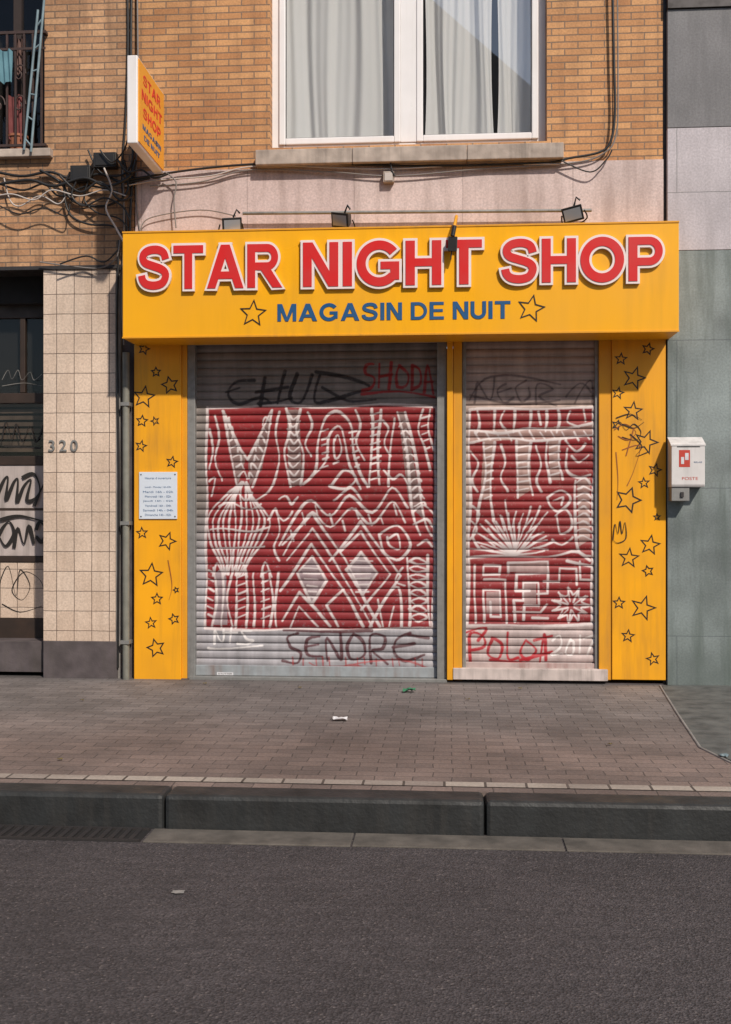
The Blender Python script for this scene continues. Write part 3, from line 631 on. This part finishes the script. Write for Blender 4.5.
def floodlight(px,py,tilt,yaw,roll=0):
    e=empty('floodlight'); Y=-.36
    x,z=w(px,py,Y); 
    def T(p):
        p=Vector(p); p.rotate(Euler((tilt,roll,yaw))); return (p.x+x,p.y+Y,p.z+z)
    W_=.082;H_=.062;D_=.05
    vs=[T(p) for p in [(-W_,-D_,-H_),(W_,-D_,-H_),(W_,-D_,H_),(-W_,-D_,H_),(-W_*.6,D_,-H_*.55),(W_*.6,D_,-H_*.55),(W_*.6,D_,H_*.55),(-W_*.6,D_,H_*.55)]]
    mesh('housing',vs,[(0,1,2,3),(4,7,6,5),(0,4,5,1),(1,5,6,2),(2,6,7,3),(3,7,4,0)],black_pl,e,.006)
    mesh('glass',[T(p) for p in [(-W_*.8,-D_-.002,-H_*.7),(W_*.8,-D_-.002,-H_*.7),(W_*.8,-D_-.002,H_*.7),(-W_*.8,-D_-.002,H_*.7)]],[(0,1,2,3)],lamp_glass,e)
    tube('yoke',[T((-W_-.008,0,0)),T((-W_-.012,.02,-.07)),T((0,.03,-.1)),T((W_+.012,.02,-.07)),T((W_+.008,0,0))],.006,black_pl,e)
    tube('arm',[T((0,.03,-.1)),(x,Y+.06,sz1+.005)],.009,black_pl,e,False)
    box('foot',x-.03,x+.03,Y+.03,Y+.1,sz1,sz1+.012,black_pl,e)
    tube('bracket',[T((0.02,0,H_-.01)),T((.05,0,H_+.05)),T((.075,.0,H_+.02))],.008,black_pl,e,False)
floodlight(231,224,.45,.35,-.12); floodlight(343,219,.45,-.45,.22); floodlight(573,213,.45,-.25,-.18)
e=empty('floodlight'); Y=-.50
x,z=w(452,243,Y)
vs=[(x-.035,Y-.02,z-.07),(x+.04,Y-.03,z-.075),(x+.045,Y-.03,z+.045),(x-.03,Y-.02,z+.05),(x-.025,Y+.035,z-.05),(x+.03,Y+.03,z-.05),(x+.03,Y+.03,z+.03),(x-.02,Y+.035,z+.03)]
mesh('housing',vs,[(0,1,2,3),(4,7,6,5),(0,4,5,1),(1,5,6,2),(2,6,7,3),(3,7,4,0)],black_pl,e,.006)
tube('arm',[(x,Y,z+.03),(x+.012,Y-.01,z+.1),(x+.03,Y+.05,z+.2),(x+.035,Y+.14,z+.24),(x+.02,Y+.22,sz1+.003)],.013,yellow2,e)
tube('clamp',[(x+.005,Y-.02,z+.05),(x+.02,Y-.015,z+.13)],.018,black_pl,e,False)
tube('lead',[(x,Y,z-.05),(x-.01,Y-.0,z-.13)],.005,black_pl,e,False)

# ---------------------------------------------------------------- left (tiled) building
lb=empty('tiled_brick_building')
LZ=Zp(266,80); lx=-9.0
ox0=X(-55); ox1=X(45); oz0=Zp(157,30); oz1=oz0+1.9
boxes('brick_wall',[(ox1,xl-.012,-.01,.3,LZ,TOP+1),(lx,ox0,-.01,.3,LZ,TOP+1),(ox0,ox1,-.01,.3,LZ,oz0-.02),(ox0,ox1,-.01,.3,oz1,TOP+1)],brick2,lb)
tx0=X(43.5,-.02); tx1=X(115.5,-.02)
box('tiled_pilaster',tx0,tx1,-.02,.42,Zp(641,80,-.02),LZ-.035,tile,lb)
box('plinth',tx0,tx1+.02,-.03,.42,-.02,Zp(641,80,-.02)-.001,plinth_m,lb,.006)
box('lintel',lx,xl-.012,-.035,.3,LZ-.034,LZ-.001,dark_metal,lb,.003)
box('tiled_pilaster_far',lx,X(-75,-.02),-.02,.42,0,LZ-.035,tile,lb)
box('party_strip',tx1+.001,X(121),-.015,.3,0,LZ-.035,concrete,lb)
box('party_strip_dark',X(121)+.001,X(134,-.03),.03,.3,0,2.9,plinth_m,lb)
box('window_ledge',ox0-.05,X(51,-.06),-.08,.15,oz0-.019,oz0+.05,sill_m,lb,.006)
text('house_number','320',(X(49,-.02),X(78,-.02),Zp(451.5,64,-.02),Zp(440,64,-.02)),-.0215,galv,lb,offset=.005,depth=.012,space=1.4)
wn=empty('balcony_window'); wn.parent=lb
boxes('dark_room',[(ox0,ox1,.6,.65,oz0,oz1)],dark,wn)
boxes('frame',[(ox0,ox0+.08,.12,.18,oz0,oz1),(ox1-.07,ox1,.12,.18,oz0,oz1),(ox0+.08,ox1-.07,.12,.18,oz0+.05,oz0+.12),(X(8),X(8)+.07,.12,.18,oz0+.12,oz1)],dark_brown,wn)
mesh('glass',[(ox0,.15,oz0),(ox1,.15,oz0),(ox1,.15,oz1),(ox0,.15,oz1)],[(0,1,2,3)],glass_d,wn)
ra=[];rz0=oz0+.09;rz1=Zp(34,20,-.06)
xx=ox0+.04
while xx<X(44,-.06): ra.append((xx,xx+.016,-.068,-.052,rz0,rz1)); xx+=.075
ra+=[(ox0,X(46,-.06),-.07,-.05,rz1,rz1+.024),(ox0,X(46,-.06),-.07,-.05,rz0-.02,rz0),(ox0,X(46,-.06),-.074,-.069,rz1-.14,rz1-.12),(X(45,-.06)-.02,X(46,-.06),-.05,0,rz1-.001,rz1+.021),(X(45,-.06)-.02,X(46,-.06),-.05,0,rz0-.019,rz0-.001)]
boxes('railing',ra,rail_metal,wn)
for k in range(4):
    xk=ox0+.14+k*.18; zc=(rz0+rz1)/2
    for sgn in (1,-1):
        tube('scroll_%d_%d'%(k,sgn),[(xk+.055*math.cos(t)*(1-.11*t),-.06,zc+sgn*.13+.09*math.sin(t)*(1-.11*t)) for t in np.linspace(0,7,16)],.007,rail_metal,wn)
ld=empty('folding_ladder')
for a,b_ in (((24,150),(38,10)),((31,152),(45,-10))):
    p=w(*a,-.10);q=w(*b_,-.10); tube('rail_%d'%a[0],[(p[0],-.10,p[1]),(q[0],-.10,q[1])],.011,ltblue,ld,False)
for i in range(6):
    t=.08+i*.16; p=w(24+14*t,150-140*t,-.10);q=w(31+14*t,152-162*t+8,-.10); tube('rung_%d'%i,[(p[0],-.10,p[1]),(q[0],-.10,q[1])],.008,ltblue,ld,False)
it=empty('hanging_laundry')
def cloth(nm,a,b_,t,bt,mat,Y=-.03):
    n=14;vs=[];fs=[];x0,x1=X(a,Y),X(b_,Y);z1=Zp(t,20,Y);z0=Zp(bt,20,Y)
    for j in range(9):
        for i in range(n+1): vs.append((x0+(x1-x0)*i/n,Y+.014*math.sin(i*1.3+j*.3),z0+(z1-z0)*j/8+.012*math.sin(i*.7)))
    for j in range(8):
        for i in range(n): k=j*(n+1)+i; fs.append((k,k+1,k+n+2,k+n+1))
    mesh(nm,vs,fs,mat,it,smooth=True)
cloth('towel',-3,12,50,82,plain('cloth_blue',(.10,.22,.27),.9,.1,8),-.10); cloth('rag',6,22,96,140,plain('cloth_red',(.18,.05,.05),.9,.2,8)); cloth('cloth',-20,-6,50,100,plain('cloth_grey',(.4,.4,.4),.9,.1,8)); cloth('shirt',14,24,38,74,plain('cloth_dark',(.12,.07,.06),.9,.2,8))
bp=empty('balcony_flower_pot'); cxp,_=w(18,140,.03)
for nm,r0,r1,z0,z1 in (('pot',.06,.08,oz0+.05,oz0+.17),('rim',.088,.088,oz0+.17,oz0+.19)):
    vs=[(cxp+r*math.cos(a),.03+r*math.sin(a),z) for r,z in ((r0,z0),(r1,z1)) for a in np.linspace(0,2*math.pi,17)[:-1]]
    mesh(nm,vs,[(i,(i+1)%16,16+(i+1)%16,16+i) for i in range(16)]+[tuple(range(16,32))],plain('terracotta',(.35,.13,.07),.8),bp)
# doorway
dw=empty('shop_doorway'); dw.parent=lb; dy=.30
dxa=X(-75,-.02); dxb=tx0
box('back',dxa,dxb,dy+.1,dy+.12,0,LZ-.036,dark,dw)
def dp(nm,a,b_,t,bt,mat,y=dy,d=.04,bev=.003): return pbox(nm,a,b_,t,bt,y,y+d,mat,dw,bev,ref=25)
dp('dark_fascia',-70,46,272,303.5,dark,dy-.08,.1)  # dark fascia box added to cover glass that mirrors the sky
dp('head',-70,46,304,318,dark_brown); dp('transom',-70,46,393,403,dark_brown); dp('mid_rail',-70,46,456,465,dark_brown,dy-.01)
dp('stile',20,25,318.5,392.5,dark_brown)
mesh('door_glass',[(dxa,dy+.03,Zp(456,25,dy)),(X(46,dy),dy+.03,Zp(456,25,dy)),(X(46,dy),dy+.03,Zp(304,25,dy)),(dxa,dy+.03,Zp(304,25,dy))],[(0,1,2,3)],glass_d,dw)
boxes('blinds',[(dxa,X(46,dy),dy+.07,dy+.09,Zp(406+i*6.5,25,dy),Zp(402+i*6.5,25,dy)) for i in range(8)],plain('brown_blind',(.13,.09,.07),.8,.3,6),dw)
dp('panel_top',-70,46,465.5,556,white_panel); dp('panel_gap',-70,46,556.5,562,dark_brown,dy-.01)
dp('panel_joint',-70,46,508,510.5,dark_brown,dy-.002,.01,0)
dp('panel_low',-70,46,562.5,618,tile); dp('kick_board',-70,46,618.5,641,dark_brown)
dp('door_step',-75,44,641.5,672,plinth_m,dy-.25,.3)
ribbons('tag_marks',[[(-4,498),(4,480),(8,478),(6,500),(14,482),(18,480),(17,502),(24,486),(31,480),(27,500),(36,498),(44,484)],[(22,478),(34,474),(40,490),(34,506)],
    [(-4,540),(4,526),(10,522),(14,534),(6,546),(0,538)],[(14,548),(18,528),(24,544),(29,526),(34,544)],[(36,530),(40,522),(46,530),(42,542),(36,536)],[(0,520),(20,516),(46,522)]],.032,dy-.0125,black_ink,dw)
ribbons('tag_thin',[[(-3,590),(8,566),(16,596),(20,570),(30,586),(22,600),(12,590),(24,572),(40,580),(46,598)],[(2,604),(20,612),(42,606)]],.010,dy-.0015,black_ink,dw)
ribbons('tag_blind',[[(2,440),(6,422),(12,440),(16,424),(22,442),(30,426),(36,442),(44,424)],[(4,446),(40,448)]],.014,dy+.02,black_ink,dw)
ribbons('tag_chalk',[[(2,380),(8,370),(12,379),(18,370),(22,380),(30,372),(34,380),(42,374)],[(2,386),(24,383),(42,386)]],.004,dy-.006,concrete,dw)

# ---------------------------------------------------------------- right building
rb=empty('grey_stone_building')
RX=X(667.5,-.05); xe=8.5; r_=700
za=Zp(127,r_,-.05); zb2=Zp(250,r_,-.05); zc=Zp(8,r_,-.05)
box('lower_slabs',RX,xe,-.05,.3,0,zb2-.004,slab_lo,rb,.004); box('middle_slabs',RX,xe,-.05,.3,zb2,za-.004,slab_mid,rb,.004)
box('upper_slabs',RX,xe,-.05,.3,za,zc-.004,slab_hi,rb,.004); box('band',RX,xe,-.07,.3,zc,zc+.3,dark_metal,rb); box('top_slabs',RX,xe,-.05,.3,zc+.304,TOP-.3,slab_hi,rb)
box('party_joint',xr+.001,RX-.001,.0,.3,0,TOP,dark_metal,rb)
mb=empty('wall_mailbox'); by=-.20
a,b_=X(671.5,by),X(705,by); zt=Zp(437,688,by); zbm=Zp(487,688,by)
prof=[(-.05,zbm),(by+.01,zbm),(by,zbm+.02),(by,zt-.07),(by+.02,zt-.045),(-.06,zt),(-.05,zt)]
n=len(prof); vs=[(a,y,z) for y,z in prof]+[(b_,y,z) for y,z in prof]
mesh('body',vs,[tuple(range(n))[::-1],tuple(range(n,2*n))]+[(i,(i+1)%n,n+(i+1)%n,n+i) for i in range(n)],boxwhite,mb,.005)
mesh('flap',[(a-.006,by-.004,zt-.06),(b_+.006,by-.004,zt-.06),(b_+.006,-.065,zt+.008),(a-.006,-.065,zt+.008),(a-.006,by-.004,zt-.07),(b_+.006,by-.004,zt-.07)],[(0,1,2,3),(4,5,1,0)],boxwhite,mb,0)
box('slot',X(677,by),X(700,by),by-.001,by+.001,zt-.082,zt-.075,black_pl,mb)
box('sticker',X(679,by),X(690,by),by-.0015,by,Zp(467,684,by),Zp(450,684,by),red_ink,mb)
boxes('sticker_white',[(X(681,by),X(684,by),by-.003,by-.0015,Zp(464,684,by),Zp(457,684,by)),(X(685,by),X(688.5,by),by-.003,by-.0015,Zp(460,684,by),Zp(453,684,by))],whitelitter,mb)
text('print','POSTE',(X(682,by),X(698,by),Zp(480,688,by),Zp(477,688,by)),by-.0005,red_ink,mb,depth=.0006)
text('print_b','RELAIS',(X(694,by),X(702,by),Zp(463,688,by),Zp(461.5,688,by)),by-.0005,blue_ink,mb,depth=.0006)
box('holder',X(672,by),X(690,by),by+.02,-.05,Zp(501,688,by),zbm-.001,galv,mb,.004)
box('lock',X(682,by+.02)-.012,X(682,by+.02)+.012,by+.008,by+.02,Zp(497,688,by),Zp(492,688,by),dark_metal,mb)

# ---------------------------------------------------------------- projecting sign
ps=empty('projecting_sign')
px1_=X(166.5); th=.085; py0=-.86; zt=Zp(97,165,0); zb_=Zp(177,165,0)
xs0=px1_-th
box('case',xs0,px1_-.004,py0,-.08,zb_,zt,white_pvc,ps,.008)
box('face',px1_-.0035,px1_+.004,py0+.02,-.1,zb_+.02,zt-.02,orange_m,ps)
box('face_back',xs0-.005,xs0-.0005,py0+.02,-.1,zb_+.02,zt-.02,orange_m,ps)
boxes('brackets',[(xs0+.03,xs0+.055,-.08,0,zb_+.1,zb_+.13),(xs0+.03,xs0+.055,-.08,0,zt-.13,zt-.1)],dark_metal,ps)
def side(v_): return (px1_+.0045-v_[1], v_[0], v_[2])
hh=zt-zb_
for nm,body,f0,f1,g0,g1,mt in [('line_1','STAR',.12,.88,.74,.86,letter_red),('line_2','NIGHT',.06,.94,.55,.67,letter_red),('line_3','SHOP',.12,.88,.36,.48,letter_red),('line_4','MAGASIN',.10,.90,.22,.28,blue_ink),('line_5','DE NUIT',.16,.84,.11,.17,blue_ink)]:
    y0=py0+.05;y1=-.13
    signword(nm,body,(y0+(y1-y0)*f0,y0+(y1-y0)*f1,zb_+hh*g0,zb_+hh*g1),-.001,.001,mt,ps,gap=.14,mapf=side)

# ---------------------------------------------------------------- cables and pipes
pc=empty('drainpipe')
x_=X(126,-.06); tube('pipe',[(x_,-.06,0),(x_,-.06,2.75)],.03,greenpipe,pc,False)
for z in (.3,1.3,2.3): box('clamp',x_-.038,x_+.038,-.095,-.0,z,z+.03,galv,pc)
cb=empty('electric_cables')
C=lambda n_,pts,Y,r,m_=None: cable(n_,pts,Y,r,m_,cb)
C('c1',[(132,-40),(131,60),(133,150),(130,230),(133,262),(128,330)],-.03,.011)
C('c2',[(127,-40),(128,40),(126,110),(122,180),(127,235),(120,270)],-.035,.009)
C('c3',[(137,-40),(138,90),(136,190),(140,232)],-.03,.007,grey_cable)
C('c3b',[(119,240),(117,330),(119,480),(118,668)],-.035,.009)
C('c3c',[(123,170),(124,230),(122,300),(124,345)],-.05,.008,grey_cable)
C('c4',[(612,-40),(614,60),(615,110),(611,140),(600,152),(570,158),(540,163),(420,166),(300,163),(240,165),(190,170),(150,176),(125,180)],-.06,.010)
C('c4b',[(617,-40),(618,90),(616,135),(604,153),(572,163),(480,169),(395,176),(330,172),(250,170),(200,182),(150,186)],-.055,.006,grey_cable)
C('c4c',[(125,186),(160,180),(210,176),(260,166),(380,169),(470,165),(560,164)],-.06,.006,pale_cable)
C('c4d',[(140,232),(150,218),(200,210),(236,216)],-.06,.005,grey_cable)
for n_,(pts,r,m_) in enumerate([
 ([(-20,168),(20,176),(50,172),(75,180),(100,174),(122,182),(150,178)],.012,None),
 ([(-20,176),(20,190),(44,184),(60,196),(88,186),(118,192)],.009,None),
 ([(40,170),(60,182),(72,200),(90,206),(112,204),(128,190),(124,160)],.011,None),
 ([(70,172),(64,190),(70,214),(88,224),(112,226),(124,236),(130,250)],.009,None),
 ([(4,178),(10,200),(20,206),(40,196),(58,204),(66,196)],.006,pale_cable),
 ([(88,150),(100,172),(118,176),(130,168),(134,150)],.008,None),
 ([(96,165),(84,196),(96,212),(118,218),(128,228)],.007,None),
 ([(40,262),(70,266),(100,268),(116,258),(120,240)],.006,grey_cable),
 ([(560,160),(590,172),(606,160),(612,150)],.006,None),
 ([(395,176),(392,170),(390,160)],.006,None),([(165,172),(176,182),(174,200),(176,228)],.006,grey_cable),
 ([(-20,200),(10,194),(34,200),(52,190),(80,196),(104,190),(126,196)],.006,pale_cable),
 ([(0,184),(30,180),(54,186),(84,178),(108,186),(130,176),(136,160)],.013,None),
 ([(60,176),(80,192),(100,182),(120,200),(132,196)],.010,None),
 ([(104,168),(112,190),(106,208),(116,228),(126,246)],.008,pale_cable),
 ([(76,182),(72,196),(84,206),(104,198),(122,206),(130,220)],.008,None),
 ([(0,206),(20,214),(44,208),(66,216),(70,204)],.006,None),
 ([(100,150),(112,162),(124,150),(130,130)],.007,None),
 ([(118,160),(128,172),(142,170),(154,178),(168,174)],.009,None),
 ([(60,264),(86,256),(104,262),(118,250)],.007,None)]):
    C('loop_%d'%n_,pts,-.05-.004*n_,r,m_)
for (a1,b1,c1,d1) in [(93,116,152,167),(70,90,165,181)]:
    jb=empty('junction_box'); pbox('case',a1,b1,c1,d1,-.09,-.012,black_pl,jb,.006); pbox('cover',a1+2,b1-2,c1+2,d1-2,-.097,-.0905,black_pl,jb,.003)
jb=empty('junction_box'); pbox('case',383,394,171,182,-.08,-.021,sill_m,jb,.006); pbox('cover',384.5,392.5,172.5,180.5,-.086,-.0805,pale_cable,jb,.002)

# ---------------------------------------------------------------- litter
def litter(nm,px,py,z,s,mat,fl=.4):
    x,y=g(px,py,z); vs=[]; fs=[]
    for j in range(5):
        for i in range(5): vs.append((x+(i-2)*s/4+random.uniform(-.1,.1)*s,y+(j-2)*s/5+random.uniform(-.1,.1)*s,z+.004+random.random()*s*fl))
    for j in range(4):
        for i in range(4): k=j*5+i; fs.append((k,k+1,k+6,k+5))
    mesh(nm,vs,fs,mat)
litter('crumpled_paper',340,720,.004,.10,whitelitter,.2); litter('crushed_can',409,692,.004,.10,greenlitter,.3)
litter('paper_scrap',178,893,RZ,.05,concrete,.05); litter('plastic_scrap',724,757,.006,.05,ltblue,.3)
leafm=plain('leaf',(.12,.09,.03),.8)
for a1,b1 in ((82,701),(300,688),(520,689),(60,760),(610,745),(205,684),(468,700)): litter('dry_leaf',a1,b1,.004,.03,leafm,.3)

# ---------------------------------------------------------------- buildings across the street
ob=empty('opposite_gable_house')
wallm=plain('render_wall',(.30,.26,.23),.9,.15,2)
vs=[(-9,-17,RZ),(4.2,-17,RZ),(4.2,-17,9.5),(-2.4,-17,15.5),(-9,-17,9.5),(-9,-26,RZ),(4.2,-26,RZ),(4.2,-26,9.5),(-2.4,-26,15.5),(-9,-26,9.5)]
mesh('walls',vs,[(4,3,2,1,0),(5,6,7,8,9),(1,2,7,6),(2,3,8,7),(3,4,9,8),(4,0,5,9)],wallm,ob)
boxes('windows',[(-8+i*2.6,-6.8+i*2.6,-16.97,-16.9,1+j*3,2.8+j*3) for i in range(5) for j in range(3)],dark,ob)
ob=empty('opposite_low_house'); box('walls',4.3,16,-24,-17,RZ,5,wallm,ob); boxes('windows',[(5+i*2.6,6.2+i*2.6,-16.97,-16.9,1,2.8) for i in range(4)],dark,ob)

# ---------------------------------------------------------------- light
el=rad(42); az=rad(32)
world=bpy.data.worlds.new("World"); sc.world=world; world.use_nodes=True; nt=world.node_tree
sky=nt.nodes.new('ShaderNodeTexSky'); sky.sky_type='NISHITA'; sky.sun_disc=False; sky.sun_elevation=el; sky.sun_rotation=math.pi-az
nt.links.new(sky.outputs[0],nt.nodes['Background'].inputs[0]); nt.nodes['Background'].inputs[1].default_value=.10
sun=bpy.data.lights.new('sun','SUN'); sun.energy=4.0; sun.angle=rad(1.5); sun.color=(1,.90,.785)
so=bpy.data.objects.new('sun',sun); sc.collection.objects.link(so)
s=Vector((math.sin(az)*math.cos(el),-math.cos(az)*math.cos(el),math.sin(el)))
so.rotation_euler=(-s).to_track_quat('-Z','Y').to_euler(); so.location=(5,-8,12)
